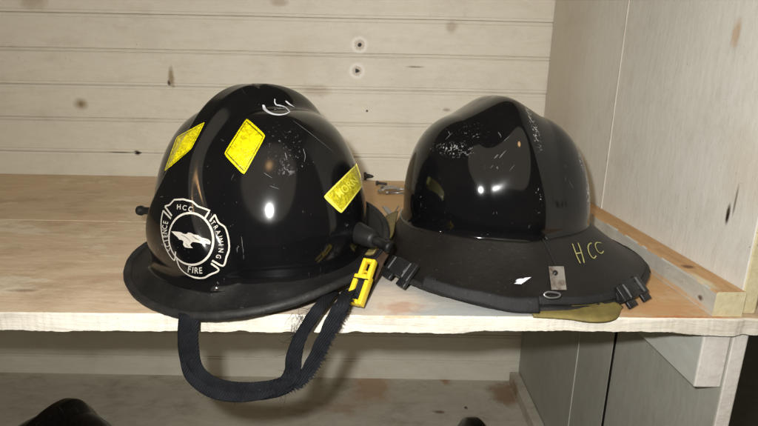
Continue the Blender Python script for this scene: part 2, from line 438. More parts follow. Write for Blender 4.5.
M_steel.bump(M_steel.noise(M_steel.O, 150, 3), .2, .0006)
M_steel = M_steel.done(M_steel.mix(M_steel.ramp(M_steel.noise(M_steel.O, 90, 4), .45, .65), (.72,.70,.68), (.38,.30,.26)))
M_yel = matte('yellow_plastic', (.62,.44,.012), (.75,.56,.03), .35, 30, .2, .5, patches=())
M_olive = matte('olive_leather', (.10,.078,.025), (.24,.19,.055), .6, 40, .5, .4, 160)
M_galv = NT('galvanised_steel', .35, .5); M_galv.b.inputs['Metallic'].default_value = .8
M_galv = M_galv.done(M_galv.mix(M_galv.noise(M_galv.P, 200, 4), (.20,.20,.21), (.42,.42,.43)))
def mk_sticker(name, base, dark_line=True):
    k = NT(name, .25, .5)
    sep = k.n('ShaderNodeSeparateXYZ'); k.put(sep.inputs[0], k.UV)
    def edge(s): return k.op('MINIMUM', s, k.op('SUBTRACT', 1.0, s))
    e = k.op('MINIMUM', edge(sep.outputs[0]), k.op('MULTIPLY', edge(sep.outputs[1]), 1.0))
    v = k.n('ShaderNodeTexVoronoi'); k.put(v.inputs['Vector'], k.vop('ADD', k.O, k.vop('MULTIPLY', k.noise(k.O, 120, 3, .6, 0, True), (.01,.01,.01)))); v.inputs['Scale'].default_value = 260
    cr = k.noise(k.O, 190, 5, .7, 1.5)
    c = k.mix(k.ramp(cr, .42, .60), tuple(x*.45 for x in base), base)
    c = k.mix(k.op('MULTIPLY', k.ramp(k.noise(k.O, 480, 2), .68, .72), .5), c, (.25,.20,.0))
    if dark_line:
        a = k.op('MULTIPLY', k.ramp(e, .045, .055), k.ramp(e, .085, .075)); c = k.mix(k.op('MULTIPLY', a, .9), c, (.05,.05,.0))
    else:
        a = k.ramp(e, .075, .06); c = k.mix(a, c, (.95,.88,.12))
    k.bump(cr, .6, .002)
    k.b.inputs['Coat Weight'].default_value = .4
    return k.done(c)
M_ref = mk_sticker('yellow_reflective_film', (.97,.83,.0))
M_ref2 = mk_sticker('yellow_reflective_strip', (.80,.70,.02), False)
M_emb = matte('cream_decal_ink', (.40,.375,.32), (.60,.56,.48), .5, 60, .1)
M_paintw = matte('white_marker_paint', (.62,.63,.68), (.75,.75,.80), .5, 60, .1)
M_painty = matte('yellow_marker_ink', (.26,.25,.09), (.46,.44,.18), .6, 90, .1)
M_faint = matte('worn_pale_letters', (.78,.74,.04), (.82,.78,.12), .5, 60, .1)

class Helmet:
    def __init__(s, root, p):
        s.root = root; s.p = p
        s.M = Matrix.Translation(root.location) @ Matrix.Rotation(root.rotation_euler.z, 4, 'Z'); s.Mi = s.M.inverted()
    def base_r(s, th):
        p = s.p; b = p['bf'] if cos(th) > 0 else p['br']; e = p.get('be', 2.15)
        return (abs(sin(th)/p['a'])**e + abs(cos(th)/b)**e)**(-1/e)
    def pt(s, th, ph):
        """shell point: th azimuth from the front, ph 0 at base .. pi/2 at top"""
        p = s.p; R = s.base_r(th)
        r = R*max(cos(ph), 0)**(p['pw']+p.get('pr', 0)*max(0, -cos(th))**2+p.get('pf', 0)*max(0, cos(th))**1.5)*(1-p.get('tuck', .0)*max(0, 1-sin(ph)/.35)**2); z = p['z0'] + p['H']*sin(ph)**p['qw']
        x, y = r*sin(th)+p.get('ox', 0), r*cos(th)+p.get('oy', 0)
        y -= p.get('back', 0)*sin(ph)**1.5
        q = s.crest(Vector((x, y, z)))
        lf = (z-p['z0'])/p['H']; q.x += p.get('lx', 0)*lf; q.y += p.get('ly', 0)*lf
        return q
    def crest(s, v):
        p = s.p; o = Vector((p.get('ox', 0), p.get('oy', 0), p['z0']))
        y, z = v.y-o.y, v.z-o.z
        L = sqrt(y*y+z*z)
        if L < 1e-6: return v
        an = atan2(z, y)                         # 0 front .. pi rear
        A, w, tr, sharp = p['crest'](an)
        ax = abs(v.x-o.x)
        t = 1-sstep(w, w+tr, ax)
        if sharp: t = max(0, 1-(sqrt(ax*ax+.015**2)-.015)/(w+tr))**1.45
        k = 1 + A*t/L
        return Vector((v.x, o.y+y*k, o.z+z*k))
    def shell(s, mat, nt=300, nr=110):
        p = s.p; V = []; Fc = []
        fl_ = p.get('flange', .006)
        rings = []
        for j in range(nr):
            u = j/nr; ph = (pi/2)*(u**1.0)
            rings.append(ph)
        # flange rings flare outward below the base
        for q in range(7, 0, -1):
            t = q/7
            for i in range(nt):
                th = 2*pi*i/nt; b = s.pt(th, 0)
                d = Vector((sin(th), cos(th), 0))
                V.append(b + d*fl_*(1-cos(t*pi/2)) + Vector((0, 0, -.013*sin(t*pi/2))))
        for ph in rings:
            for i in range(nt): V.append(s.pt(2*pi*i/nt, ph))
        rows = 7+nr
        for j in range(rows-1):
            for i in range(nt):
                a = j*nt+i; b = j*nt+(i+1) % nt; Fc.append((a, b, b+nt, a+nt))
        V.append(s.pt(0, pi/2)); ti = len(V)-1
        for i in range(nt): Fc.append(((rows-1)*nt+i, (rows-1)*nt+(i+1) % nt, ti))
        s.so = mesh('shell', V, Fc, mat, s.root)
        s.bvh = BVHTree.FromPolygons([s.M @ v for v in V], Fc)
    def rim_pt(s, th):
        p = s.p; a, bf, br, zf, zs, zr, e = p['rim']
        b = bf if cos(th) > 0 else br
        r = (abs(sin(th)/a)**e + abs(cos(th)/b)**e)**(-1/e)
        wob = p.get('wob', 0)
        r += wob*mnoise.noise(Vector((sin(th)*1.5, cos(th)*1.5, 3)))
        z = zs + ((zf if cos(th) > 0 else zr)-zs)*cos(th)**2 + wob*mnoise.noise(Vector((sin(th)*2, cos(th)*2, 9)))
        return Vector((r*sin(th), r*cos(th), z))
    def brim(s, mat, nt=220, ns=14, th_=.004, name='brim'):
        p = s.p; V = []; Fc = []; fle = p.get('flare', 1.5)
        rows = []
        for side in (0, 1):
            for j in (range(ns+1) if side == 0 else range(ns, -1, -1)):
                u = j/ns; row = []
                for i in range(nt):
                    th = 2*pi*i/nt; bb = s.pt(th, 0)*1.0; inn = Vector((bb.x, bb.y, 0))*.985; inn.z = p['z0']-.006
                    e = s.rim_pt(th)
                    q = inn.lerp(e, u); q.z = e.z + (inn.z-e.z)*(1-u)**fle
                    q.z += p.get('bwob', 0)*mnoise.noise(Vector((q.x*14, q.y*14, 0)))*u
                    if side: q.z -= th_
                    row.append(q)
                rows.append(row)
        for r in rows: V += r
        m = len(rows)
        for j in range(m):
            for i in range(nt):
                a = j*nt+i; b = j*nt+(i+1) % nt; c = ((j+1) % m)*nt+(i+1) % nt; d = ((j+1) % m)*nt+i
                Fc.append((a, b, c, d))
        s.bo = mesh(name, V, Fc, mat, s.root)
        s.bbvh = BVHTree.FromPolygons([s.M @ v for v in V], Fc)
    def liner(s, mat):
        V = []; Fc = []; nt = 80
        for j, (k, z) in enumerate(((.94, s.p['z0']-.004), (.9, s.p['z0']-.03), (.82, s.p['z0']-.034), (.7, s.p['z0']))):
            for i in range(nt):
                th = 2*pi*i/nt; b = s.pt(th, 0); V.append(Vector((b.x*k, b.y*k, max(z, .001))))
        for j in range(3):
            for i in range(nt):
                a = j*nt+i; b = j*nt+(i+1) % nt; Fc.append((a, b, b+nt, a+nt))
        mesh('headband_liner', V, Fc, mat, s.root)
    # ---- marks that lie on the surface
    def hit(s, x, y, bvh=None, off=.0004):
        """world ray from the lens side onto the surface -> local point + normal"""
        bvh = bvh or s.bvh; d = ray(x, y); co, no, i, _ = bvh.ray_cast(CAM, d)
        if co is None:
            q = CAM + d*((s.M.translation - CAM).dot(d)); co, no, i, _ = bvh.find_nearest(q)
        if no.dot(d) > 0: no = -no
        co = co + no*off
        return s.Mi @ co, (s.Mi.to_3x3() @ no)
    def stroke(s, V, Fc, pts, w, bvh=None, off=.0005, n=6, taper=False, closed=False, smoothc=True):
        P2 = [Vector((a, b, 0)) for a, b in pts]
        C_ = catmull(P2, n, closed) if smoothc else []
        if not smoothc:
            m = len(P2)
            for i in range(m if closed else m-1):
                for k in range(n): C_.append(P2[i].lerp(P2[(i+1) % m], k/n))
            if not closed: C_.append(P2[-1])
        P = [s.hit(c.x, c.y, bvh, off) for c in C_]
        L = len(P); b0 = len(V)
        for i, (q, no) in enumerate(P):
            a = P[(i-1) % L][0] if closed or i > 0 else q; b = P[(i+1) % L][0] if closed or i < L-1 else q
            t = (b-a)
            t = t.normalized() if t.length > 1e-9 else Vector((1,0,0))
            sd = no.cross(t).normalized()
            ww = w*(1 if not taper else (.45+.55*sin(pi*min(1, i/(L-1)*1.0+.12))))/2
            V.append(q+sd*ww); V.append(q-sd*ww)
        for i in range(L if closed else L-1):
            j = (i+1) % L; Fc.append((b0+2*i, b0+2*i+1, b0+2*j+1, b0+2*j))
    def fill(s, V, Fc, pts, cuts=3, bvh=None, off=.0006):
        tri = tessellate_polygon([[Vector((a, b, 0)) for a, b in pts]])
        bm = bmesh.new(); vs = [bm.verts.new((a, b, 0)) for a, b in pts]
        for t in tri:
            try: bm.faces.new([vs[i] for i in t])
            except ValueError: pass
        for _ in range(cuts):
            es = [e for e in bm.edges if e.calc_length() > 1.6]
            if es: bmesh.ops.subdivide_edges(bm, edges=es, cuts=1)
            bmesh.ops.triangulate(bm, faces=bm.faces)
        b0 = len(V); bm.verts.index_update()
        for v in bm.verts: V.append(s.hit(v.co.x, v.co.y, bvh, off)[0])
        for f in bm.faces: Fc.append(tuple(b0+v.index for v in f.verts))
        bm.free()
    def text(s, V, Fc, txt, pos, ang, h, bvh=None, off=.0006, sx=1., bold=.0, shear=0):
        cu = bpy.data.curves.new('t', 'FONT'); cu.body = txt; cu.align_x = 'CENTER'; cu.align_y = 'CENTER'; cu.size = 1; cu.offset = bold
        cu.resolution_u = 3
        o = bpy.data.objects.new('t', cu); col.objects.link(o)
        dg = bpy.context.evaluated_depsgraph_get(); dg.update(); me = o.evaluated_get(dg).to_mesh()
        b0 = len(V); ca, sa = cos(ang), sin(ang)
        for v in me.vertices:
            x, y = v.co.x*h*1.42*sx, -v.co.y*h*1.42
            x += shear*y
            V.append(s.hit(pos[0]+x*ca-y*sa, pos[1]+x*sa+y*ca, bvh, off)[0])
        for f in me.polygons: Fc.append(tuple(b0+i for i in f.vertices))
        o.to_mesh_clear() if False else None
        bpy.data.objects.remove(o); bpy.data.curves.remove(cu)
    def sticker(s, quad, mat, n=14, round_=0, bvh=None):
        """quad px corners a,b,c,d -> film on the surface"""
        a, b, c, d = [Vector((x, y, 0)) for x, y in quad]
        V = []; Fc = []; uv = []
        for j in range(n+1):
            for i in range(n+1):
                u, v = i/n, j/n
                uu, vv = u, v
                # rounded corners
                cu_, cv_ = u*2-1, v*2-1
                k = 1-.045*(abs(cu_)*abs(cv_))**6*1.0
                uu, vv = (cu_*k+1)/2, (cv_*k+1)/2
                p = (a*(1-uu)+b*uu)*(1-vv) + (d*(1-uu)+c*uu)*vv
                V.append(s.hit(p.x, p.y, bvh, .0007)[0]); uv.append((u, v))
        for j in range(n):
            for i in range(n):
                q = j*(n+1)+i; Fc.append((q, q+1, q+n+2, q+n+1))
        me = bpy.data.meshes.new('reflective_sticker'); me.from_pydata([tuple(v) for v in V], [], Fc)
        ul = me.uv_layers.new(name='UVMap')
        for lp in me.loops: ul.data[lp.index].uv = uv[lp.vertex_index]
        for f in me.polygons: f.use_smooth = True
        o = obj('reflective_sticker', me, mat, s.root)
        return o

def rim_tube(h, r=.0052, mat=M_rim, name='edge_trim', n=200, dz=-.002, jit=.0006):
    path = [h.rim_pt(2*pi*i/n) + Vector((0, 0, dz)) for i in range(n)]
    V = []; Fc = []; tube(V, Fc, path, (lambda t: (r*(1+.0), r*.95)), 10, True)
    for v in V: v += Vector((mnoise.noise(v*130), mnoise.noise(v*130+Vector((5,5,5))), mnoise.noise(v*130+Vector((9,1,5)))))*jit
    return mesh(name, V, Fc, mat, h.root)

# ---------- helmet one
def crest1(an):
    d = an*180/pi
    A = .017 - .007*sstep(10, 50, d) + .018*sstep(60, 100, d)
    A *= 1-sstep(98, 152, d)
    w = .056 - .046*sstep(5, 60, d)
    tr = .020 + .016*sstep(60, 110, d)
    return A, w, tr, False
h1r = thing('fire_helmet', 'glossy black fire helmet with yellow reflective stickers and a round pale emblem', 'helmet', (-.158, .632, 0), radians(144))
h1 = Helmet(h1r, dict(a=.141, bf=.121, br=.149, pw=.50, pf=.36, qw=.97, lx=.0146, ly=.0106, back=.014, z0=.040, H=.176, ox=-.002, oy=-.008, crest=crest1, rim=(.157,.145,.175,.006,.031,.075,2.33), flange=.006, flare=1.7, be=2.05, wob=.001, tuck=.06))
M_h1 = None
k1 = blackgloss('scratched_black_shell', seed=1)
h1.shell(k1)
def lp1(x, y): return h1.hit(x, y)[0]
M_h1 = blackgloss('scratched_black_gloss', seed=1, rough=.10, blobs=[
    (lp1(287,168), (.013,.013,.013), (.4,.4,.4), .54, .28, 160), (lp1(288,148), (.03,.03,.03), (.4,.4,.4), .62, .45, 260),
    (lp1(276,125), (.008,.008,.008), (.3,.3,.3), .6, .4, 200), (lp1(315,165), (.05,.05,.03), (.35,.34,.32), .68, .6, 260),
    (lp1(183,205), (.03,.03,.03), (.3,.26,.2), .68, .5, 300), (lp1(150,215), (.02,.03,.03), (.3,.3,.28), .66, .5, 260)])
h1.so.data.materials[0] = M_h1
h1.brim(M_rubber); rim_tube(h1); h1.liner(M_black)
# stickers
h1.sticker(((205.8,121.8), (191.5,149.5), (164.3,172.5), (177,137)), M_ref)
h1.sticker(((246.8,118.3), (266,135.8), (244.2,175.5), (223.8,154.2)), M_ref)
o = h1.sticker(((322.6,196.8), (360.5,159.5), (366,181), (340.8,214)), M_ref2)
V = []; Fc = []
h1.text(V, Fc, 'MORN', (346.5,187.5), radians(-40), 7.5, off=.0011, sx=.8, bold=.01)
mesh('faded_lettering', V, Fc, M_faint, o, False)
# emblem
V = []; Fc = []
def z6(l): return [(160+a/4.26, 190+b/4.26) for a, b in l]
WL = .0019
h1.stroke(V, Fc, z6([(22,70),(42,64),(62,42),(100,40),(138,50),(160,70),(212,88),(188,126)]), WL, smoothc=False, n=5)
h1.stroke(V, Fc, z6([(22,70),(52,110)]), WL, smoothc=False, n=5)
h1.stroke(V, Fc, z6([(235,105),(250,138),(278,160),(292,205),(295,250),(283,285),(268,322),(222,300)]), WL, n=5)
h1.stroke(V, Fc, z6([(235,105),(212,134)]), WL, smoothc=False, n=5)
h1.stroke(V, Fc, z6([(72,292),(85,328),(112,355),(150,372),(188,373),(212,360),(250,340),(218,312)]), WL, n=5)
h1.stroke(V, Fc, z6([(15,88),(7,130),(8,175),(18,222),(34,262),(62,298),(68,262)]), WL, n=5)
h1.stroke(V, Fc, z6([(15,88),(48,122)]), WL, smoothc=False, n=5)
cxr, cyr = 133, 208
for (rx, ry, w) in ((93, 110, .0023),):
    pl = []
    for i in range(40):
        a = 2*pi*i/40; x, y = rx*cos(a), ry*sin(a); tl = radians(-9)
        pl.append((cxr+x*cos(tl)-y*sin(tl), cyr+x*sin(tl)+y*cos(tl)))
    h1.stroke(V, Fc, z6(pl), w, closed=True, n=3)
eag = [(50,176),(70,177),(88,179),(104,187),(114,188),(122,181),(134,183),(148,190),(162,192),(176,203),(192,206),(208,212),(216,222),(212,232),(196,228),(184,231),(166,224),(150,221),(138,222),(130,232),(134,240),(142,246),(124,246),(108,243),(100,232),(102,218),(94,212),(84,211),(76,200),(64,190)]
h1.fill(V, Fc, z6(eag), 4)
def z6t(s_, x, y, a, hh, sx=1): h1.text(V, Fc, s_, (160+x/4.26, 190+y/4.26), radians(a), hh/4.26, sx=sx, bold=.012)
for ch, x, y, a in (('H',82,73,3),('C',106,77,8),('C',130,83,13)): z6t(ch, x, y, a, 21, .85)
for ch, x, y, a in zip('TRAINING', (226,238,248,254,257,259,258,248), (140,159,180,199,214,234,257,283), (52,58,66,74,82,86,94,104)): z6t(ch, x, y, a, 21, .8)
for ch, x, y, a in zip('FIRE', (126,141,156,174), (338,341,343,343), (8,5,0,-4)): z6t(ch, x, y, a, 26, .8)
for ch, x, y, a in zip('SCIENCE', (43,35,29,25,23,23,27), (252,233,215,196,177,158,139), (-118,-108,-102,-94,-88,-82,-76)): z6t(ch, x, y, a, 21, .85)
emb = mesh('emblem', V, Fc, M_emb, h1r, False)
V = []; Fc = []
for l in ([(92,190),(112,200),(128,214),(130,222)], [(140,196),(158,206),(176,212)], [(150,206),(166,214),(184,220)], [(186,212),(198,217),(210,221)], [(112,226),(120,236),(128,241)]):
    h1.stroke(V, Fc, z6(l), .0006, off=.0010, n=5, taper=True)
mesh('bird_linework', V, Fc, M_black, emb, False)
# hand painted white figure near the crest (a reversed 3 or 5 lying over)
V = []; Fc = []
def zz1(l): return [(150+a/3.04, 75+b/3.04) for a, b in l]
h1.stroke(V, Fc, zz1([(344,92),(350,106),(366,117),(388,122),(410,120),(425,113)]), .0042, n=6, taper=True)
h1.stroke(V, Fc, zz1([(425,113),(412,100),(396,94),(384,92),(379,84),(379,74)]), .0028, n=6, taper=True)
h1.stroke(V, Fc, zz1([(412,80),(424,90),(438,98)]), .0034, n=6, taper=True)
mesh('painted_figure', V, Fc, M_paintw, h1r, False)
# a few long scratches
V = []; Fc = []
for pts, w in (([(293,121),(308,132),(322,143),(333,152)], .0004), ([(264,173),(272,178)], .0004), ([(303,149),(305,156),(304,162)], .0006), ([(285,153),(287,160)], .0008), ([(270,186),(279,189)], .0003)):
    h1.stroke(V, Fc, pts, w, n=5, taper=True)
mesh('scratch_marks', V, Fc, matte('scratch_white', (.12,.12,.12), (.25,.25,.24), .6, 90, .1), h1r, False)

def local(h, w): return h.Mi @ w
# visor pivots: a tapered rubber boss with a stub
def boss(h, w0, w1, w2, r0=.0125):
    a, b, c = [local(h, w) for w in (w0, w1, w2)]
    V = []; Fc = []
    d = (b-a)
    path = [a, a+d*.06, a+d*.12, a+d*.6, a+d*.93, a+d, a+d*1.001]
    rad = [r0*.8, r0*1.0, r0*1.02, r0*.9, r0*.78, r0*.6, .001]
    tube(V, Fc, path, lambda t: rad[int(round(t*6))], 18)
    o = mesh('visor_pivot', V, Fc, M_rubber, h.root)
    V = []; Fc = []; d = (c-b)
    path = [b-d*.2, b+d*.2, b+d*.75, b+d*.8, b+d*1.0, b+d*1.02]; rad = [.0055, .0055, .0055, .0075, .007, .001]
    tube(V, Fc, path, lambda t: rad[int(round(t*5))], 14)
    mesh('pivot_stub', V, Fc, M_rubber, o)
hp = h1.M @ h1.hit(357,233)[0]
boss(h1, hp + Vector((-.008,.012,0)), hp + Vector((.022,-.022,-.002)), hp + Vector((.040,-.034,-.007)), .0135)
boss(h1, ony(160,211,.70), ony(152,211,.712), ony(139,210.5,.72), .0065)
# chin strap: a loop of webbing hanging over the shelf edge
def to1(pts): return [local(h1, p) for p in pts]
V = []; Fc = []
P = [ony(190,311,.497), ony(189,317,.4815), ony(188,335,.479), ony(189,352,.478), ony(193,368,.477), ony(203,380,.475), ony(220,388,.472), ony(243,391,.470), ony(266,390,.470),
     ony(284,385,.472), ony(292,374,.475), ony(294,357,.477), ony(299,340,.478), ony(308,324,.479), ony(318,309,.481), ony(328,297,.51), ony(334,291,.535)]
path = to1(catmull(P, 7))
Rz = h1.Mi.to_3x3()
def wv(t):
    # width runs left-right on the drop, up-down along the bottom
    k = sstep(.18, .38, t)*(1-sstep(.60, .72, t))
    v = Vector((1, .05, 0)).lerp(Vector((.05, .25, 1)), k) if t < .55 else Vector((-.85, .1, .25)).lerp(Vector((.05, .25, 1)), k)
    return Rz @ v.normalized()
ribbon(V, Fc, path, wv, lambda t: .0212 - .0020*sstep(.2, .4, t) - .0065*sstep(.62, .8, t)+.0012*mnoise.noise(Vector((t*9, 2, 0)))+.0006*mnoise.noise(Vector((t*40, 2, 0))), .0020)
st = mesh('chin_strap', V, Fc, M_web, h1r)
V = []; Fc = []
P = [ony(280,390,.476), ony(295,384,.473), ony(307,371,.476), ony(316,355,.477), ony(325,337,.479), ony(334,319,.481), ony(342,303,.490), ony(349,290,.53)]
path2 = to1(catmull(P, 7))
ribbon(V, Fc, path2, lambda t: Rz @ Vector((.9, .2, .3)).normalized(), lambda t: .012+.006*t+.001*sin(t*40), .0026)
mesh('chin_strap', V, Fc, M_web, h1r)
# folded layer inside the bottom bend
V = []; Fc = []
path = path
P = [ony(183,362,.472), ony(188,374,.470), ony(198,384,.468), ony(214,393,.466), ony(236,397,.465), ony(258,396,.466), ony(276,391,.468)]
ribbon(V, Fc, to1(catmull(P, 7)), lambda t: Rz @ Vector((.2, .5, .8)).normalized(), lambda t: .011*(.3+.7*sin(pi*(.1+.8*t))), .0022)
mesh('chin_strap', V, Fc, M_web, h1r)
# frayed threads
V = []; Fc = []
def thread(p, d, L, curl=.4, r=.00022):
    pts = [p.copy()]; v = d.normalized()
    for i in range(6):
        v = (v + Vector((random.uniform(-1,1), random.uniform(-.5,.5), random.uniform(-1,.6)))*curl*.5).normalized()
        pts.append(pts[-1] + v*L/6)
    tube(V, Fc, to1(pts), lambda t: r*(1-.6*t), 4)
def along(pl, t):
    t = max(0, min(.9999, t))*(len(pl)-1); i = int(t); return h1.M @ pl[i].lerp(pl[i+1], t-i)
for i in range(650):
    t = random.uniform(0, 1); p = along(path2, t) + Vector((random.uniform(.004,.007), 0, random.uniform(-.002,.002)))
    thread(p, Vector((1, -.3, random.uniform(-.9,.1))), random.uniform(.002,.006), .3, .0005)
for i in range(45):
    t = random.uniform(.70, .97); p = along(path, t) + Vector((random.uniform(-.010,-.002), -.001, 0))
    thread(p, Vector((-1, -.3, random.uniform(-.9,.9))), random.uniform(.006,.016), .9)
for i in range(16):
    p = ony(random.uniform(290,306), random.uniform(305,330), .478)
    thread(p, Vector((random.uniform(-.3,.3), -.1, -1)), random.uniform(.012,.03), .7)
for i in range(60):
    t = random.uniform(.2, .42); p = along(path, t) + Vector((random.uniform(-.004,.004), -.001, -.009))
    thread(p, Vector((-.6, -.3, -1)), random.uniform(.003,.010), .7)
for i in range(50):
    t = random.uniform(.5, .66); p = along(path, t) + Vector((random.uniform(-.004,.004), -.001, .009*random.choice((-1,1))))
    thread(p, Vector((random.uniform(-.5,.8), -.4, random.uniform(-1,1))), random.uniform(.004,.012), .8)
fr = mesh('frayed_fringe', V, Fc, M_thread, st)
# yellow buckle on the wearer's left
def frame_to(w_top, w_bot, face):
    ax = (w_bot-w_top); L = ax.length; ax.normalize(); f = (face - ax*face.dot(ax)).normalized(); sdv = ax.cross(f).normalized()
    return Matrix((sdv, f, ax)).transposed(), L
def ring_frame(name, w_c, Rm, W, H, T, wall, mat, h, parent=None, bev=.0009, bars=()):
    bm = bmesh.new()
    for (cx_, cz_, sx_, sz_) in ((-(W-wall)/2, 0, wall, H), ((W-wall)/2, 0, wall, H), (0, (H-wall)/2, W-2*wall, wall), (0, -(H-wall)/2, W-2*wall, wall)) + tuple(bars):
        add_box(bm, w_c + Rm @ Vector((cx_, 0, cz_)), (sx_+.0002, T+random.uniform(0, .0003), sz_), Rm, bev, 2)
    for v in bm.verts: v.co = h.Mi @ v.co
    return from_bm(name, bm, mat, parent or h.root, True)
wt, wb = ony(370,260,.548), ony(354,305,.512)
Rm, L = frame_to(wt, wb, Vector((-.45,-.85,.15)))
bk = ring_frame('yellow_buckle', wt.lerp(wb, .68), Rm, .0200, L*.62, .0105, .0050, M_yel, h1)
ring_frame('buckle_tongue', wt.lerp(wb, .20) + Rm @ Vector((0, -.0015, 0)), Rm, .0155, L*.42, .0085, .0042, M_yel, h1, bk, bars=((0, .004, .006, .0015),))
bm = bmesh.new()
add_box(bm, wt.lerp(wb, .62) + Rm @ Vector((0,-.001,0)), (.0098, .0060, L*.5), Rm, .0008)
add_box(bm, wt.lerp(wb, .47) + Rm @ Vector((0,.001,0)), (.0195, .0112, .0012), Rm, .0003)
for v in bm.verts: v.co = h1.Mi @ v.co
from_bm('buckle_webbing', bm, M_black, bk)
V = []; Fc = []
P = [ony(378,244,.60), ony(374,254,.585), ony(368,264,.572), ony(360,282,.565), ony(352,298,.545), ony(345,306,.52)]
P2 = [p + Vector((.011, .010, 0)) for p in P]
ribbon(V, Fc, to1(catmull(P2, 6)), lambda t: Rz @ Vector((.8, -.5, .0)).normalized(), lambda t: .019, .003)
mesh('buckle_strap', V, Fc, matte('brown_black_web', (.02,.012,.008), (.06,.035,.02), .8, 60, .6, .2), h1r)
V = []; Fc = []
P = [ony(388,238,.60), ony(382,248,.59), ony(375,257,.58), ony(368,262,.575)]
ribbon(V, Fc, to1(catmull(P, 6)), lambda t: Rz @ Vector((.8, -.2, .5)).normalized(), lambda t: .007, .002)
mesh('buckle_strap', V, Fc, M_black, h1r)

# ---------- helmet two
def crest2(an):
    d = an*180/pi
    A = .022*sstep(20, 70, d)*(1-.66*sstep(98, 165, d))
    w = .0015
    tr = .044 - .010*sstep(95, 150, d)
    return A, w, tr, True
h2r = thing('fire_helmet', 'black fire helmet with scuffed crest and HCC handwritten on its wide dull brim', 'helmet', (.188, .676, 0), radians(9))
h2 = Helmet(h2r, dict(a=.131, bf=.14, br=.116, pw=.58, pr=.22, qw=1.0, lx=-.006, z0=.072, H=.139, ox=-.011, oy=.038, crest=crest2, rim=(.180,.168,.153,.038,.021,.007,2.15), flange=.005, flare=1.3, be=2.1, wob=.004, bwob=.005))
h2.shell(blackgloss('tmp', seed=2))
def lp2(x, y): return h2.hit(x, y)[0]
M_h2 = blackgloss('worn_black_gloss', seed=4, rough=.065, crest=(.0065, -.10, .06, .55, 260), blobs=[
    (lp2(452,150), (.035,.035,.010), (.40,.39,.37), .56, .75, 300), (lp2(468,135), (.03,.03,.02), (.35,.34,.32), .63, .7, 280),
    (lp2(590,192), (.008,.03,.03), (.75,.75,.75), .50, .95, 200), (lp2(583,160), (.008,.02,.03), (.6,.6,.6), .56, .8, 220),
    (lp2(538,196), (.006,.01,.03), (.6,.6,.6), .62, .9, 240)])
h2.so.data.materials[0] = M_h2
h2.brim(matte('dull_brim_cover', (.016,.014,.012), (.045,.039,.034), .62, 16, .45, .35, 180, patches=[]), th_=.005)
def lb2(x, y): return h2.hit(x, y, h2.bbvh)[0]
mb = matte('dull_brim_cover_patched', (.004,.0035,.003), (.012,.0105,.009), .44, 16, .45, .45, 180, patches=[
    (lb2(438,260), (.012,.012,.012), (.008,.007,.006), .8, .5), (lb2(480,262), (.018,.012,.012), (.009,.008,.007), .8, .5), (lb2(488,238), (.012,.012,.012), (.009,.008,.007), .7, .5),
    (lb2(425,240), (.015,.02,.012), (.009,.008,.007), .6, .5), (lb2(520,280), (.006,.002,.006), (.7,.72,.78), 1, .5)])
h2.bo.data.materials[0] = mb
rim_tube(h2, .0042, M_rim, dz=-.003); h2.liner(M_black)
# handwritten letters on the brim
V = []; Fc = []
def zh(l): return [(520+a/4.17, 220+b/4.17) for a, b in l]
for l in ([(217,100),(226,125),(236,152),(250,181)], [(240,96),(250,122),(260,155),(266,179)], [(230,141),(245,139),(254,137)],
          [(297,97),(286,103),(282,118),(287,138),(298,156),(308,160),(316,150)], [(337,97),(320,95),(312,104),(316,120),(326,135),(338,140),(347,131)]):
    h2.stroke(V, Fc, zh(l), .0015, h2.bbvh, .0008, 6)
mesh('handwritten_letters', V, Fc, M_painty, h2r, False)
V = []; Fc = []
h2.fill(V, Fc, [(514,284),(520,280.5),(525,278),(531,277.5),(526,281),(521,284.5)], 2, h2.bbvh, .0009)
mesh('white_scuff', V, Fc, M_paintw, h2r, False)
# crease seam in the brim cover
V = []; Fc = []
h2.stroke(V, Fc, [(541,236),(546,246),(552,258),(556,268)], .0012, h2.bbvh, .0006, 6)
mesh('brim_seam', V, Fc, M_black, h2r, False)
# goggle strap round the brim edge
def band(th0, th1, w, t_, dz, dr=.004, mat=M_web, name='elastic_strap', wob=.0, lean=.5):
    n = 50; P = []; 
    for i in range(n+1):
        th = th0+(th1-th0)*i/n; q = h2.rim_pt(th); d = Vector((sin(th), cos(th), 0)); P.append(q + d*dr + Vector((0, 0, dz + wob*mnoise.noise(Vector((th*5, 1, 0))))))
    V = []; Fc = []
    def wv_(t):
        th = th0+(th1-th0)*t; return Vector((-sin(th)*lean, -cos(th)*lean, 1)).normalized()
    ribbon(V, Fc, P, wv_, lambda t: w(t) if callable(w) else w, t_)
    return mesh(name, V, Fc, mat, h2r)
def th_at(x, y):
    """azimuth on the rim nearest to an image point"""
    best = None
    for i in range(720):
        th = 2*pi*i/720; q = h2.M @ h2.rim_pt(th); d = q-CAM; zc = d.dot(F)
        u = 379+FOC*d.dot(RX)/zc; v = 213-FOC*d.dot(UX)/zc
        e = (u-x)**2+(v-y)**2
        if best is None or e < best[0]: best = (e, th)
    return best[1]
tA, tB, tC, tD, tE = th_at(392,262), th_at(424,290), th_at(538,309), th_at(556,306), th_at(612,298)
tF, tG = th_at(630,291), th_at(645,272)
print('TH', [round(math.degrees(t)) for t in (tA, tB, tC, tD, tE, tF, tG)])
M_band = matte('black_elastic', (.009,.009,.009), (.02,.02,.02), .7, 40, .6, .3, 300)
band(tB, tC, lambda t: .013+.005*t, .005, .004, .004, M_band, wob=.002)
band(tC-.0, tE, .0095, .0035, .0085, .001, M_band)
band(tE, tG+.35, .011, .004, .006, .003, M_band)
band(tA-.5, tB, .012, .004, .006, .002, M_band)
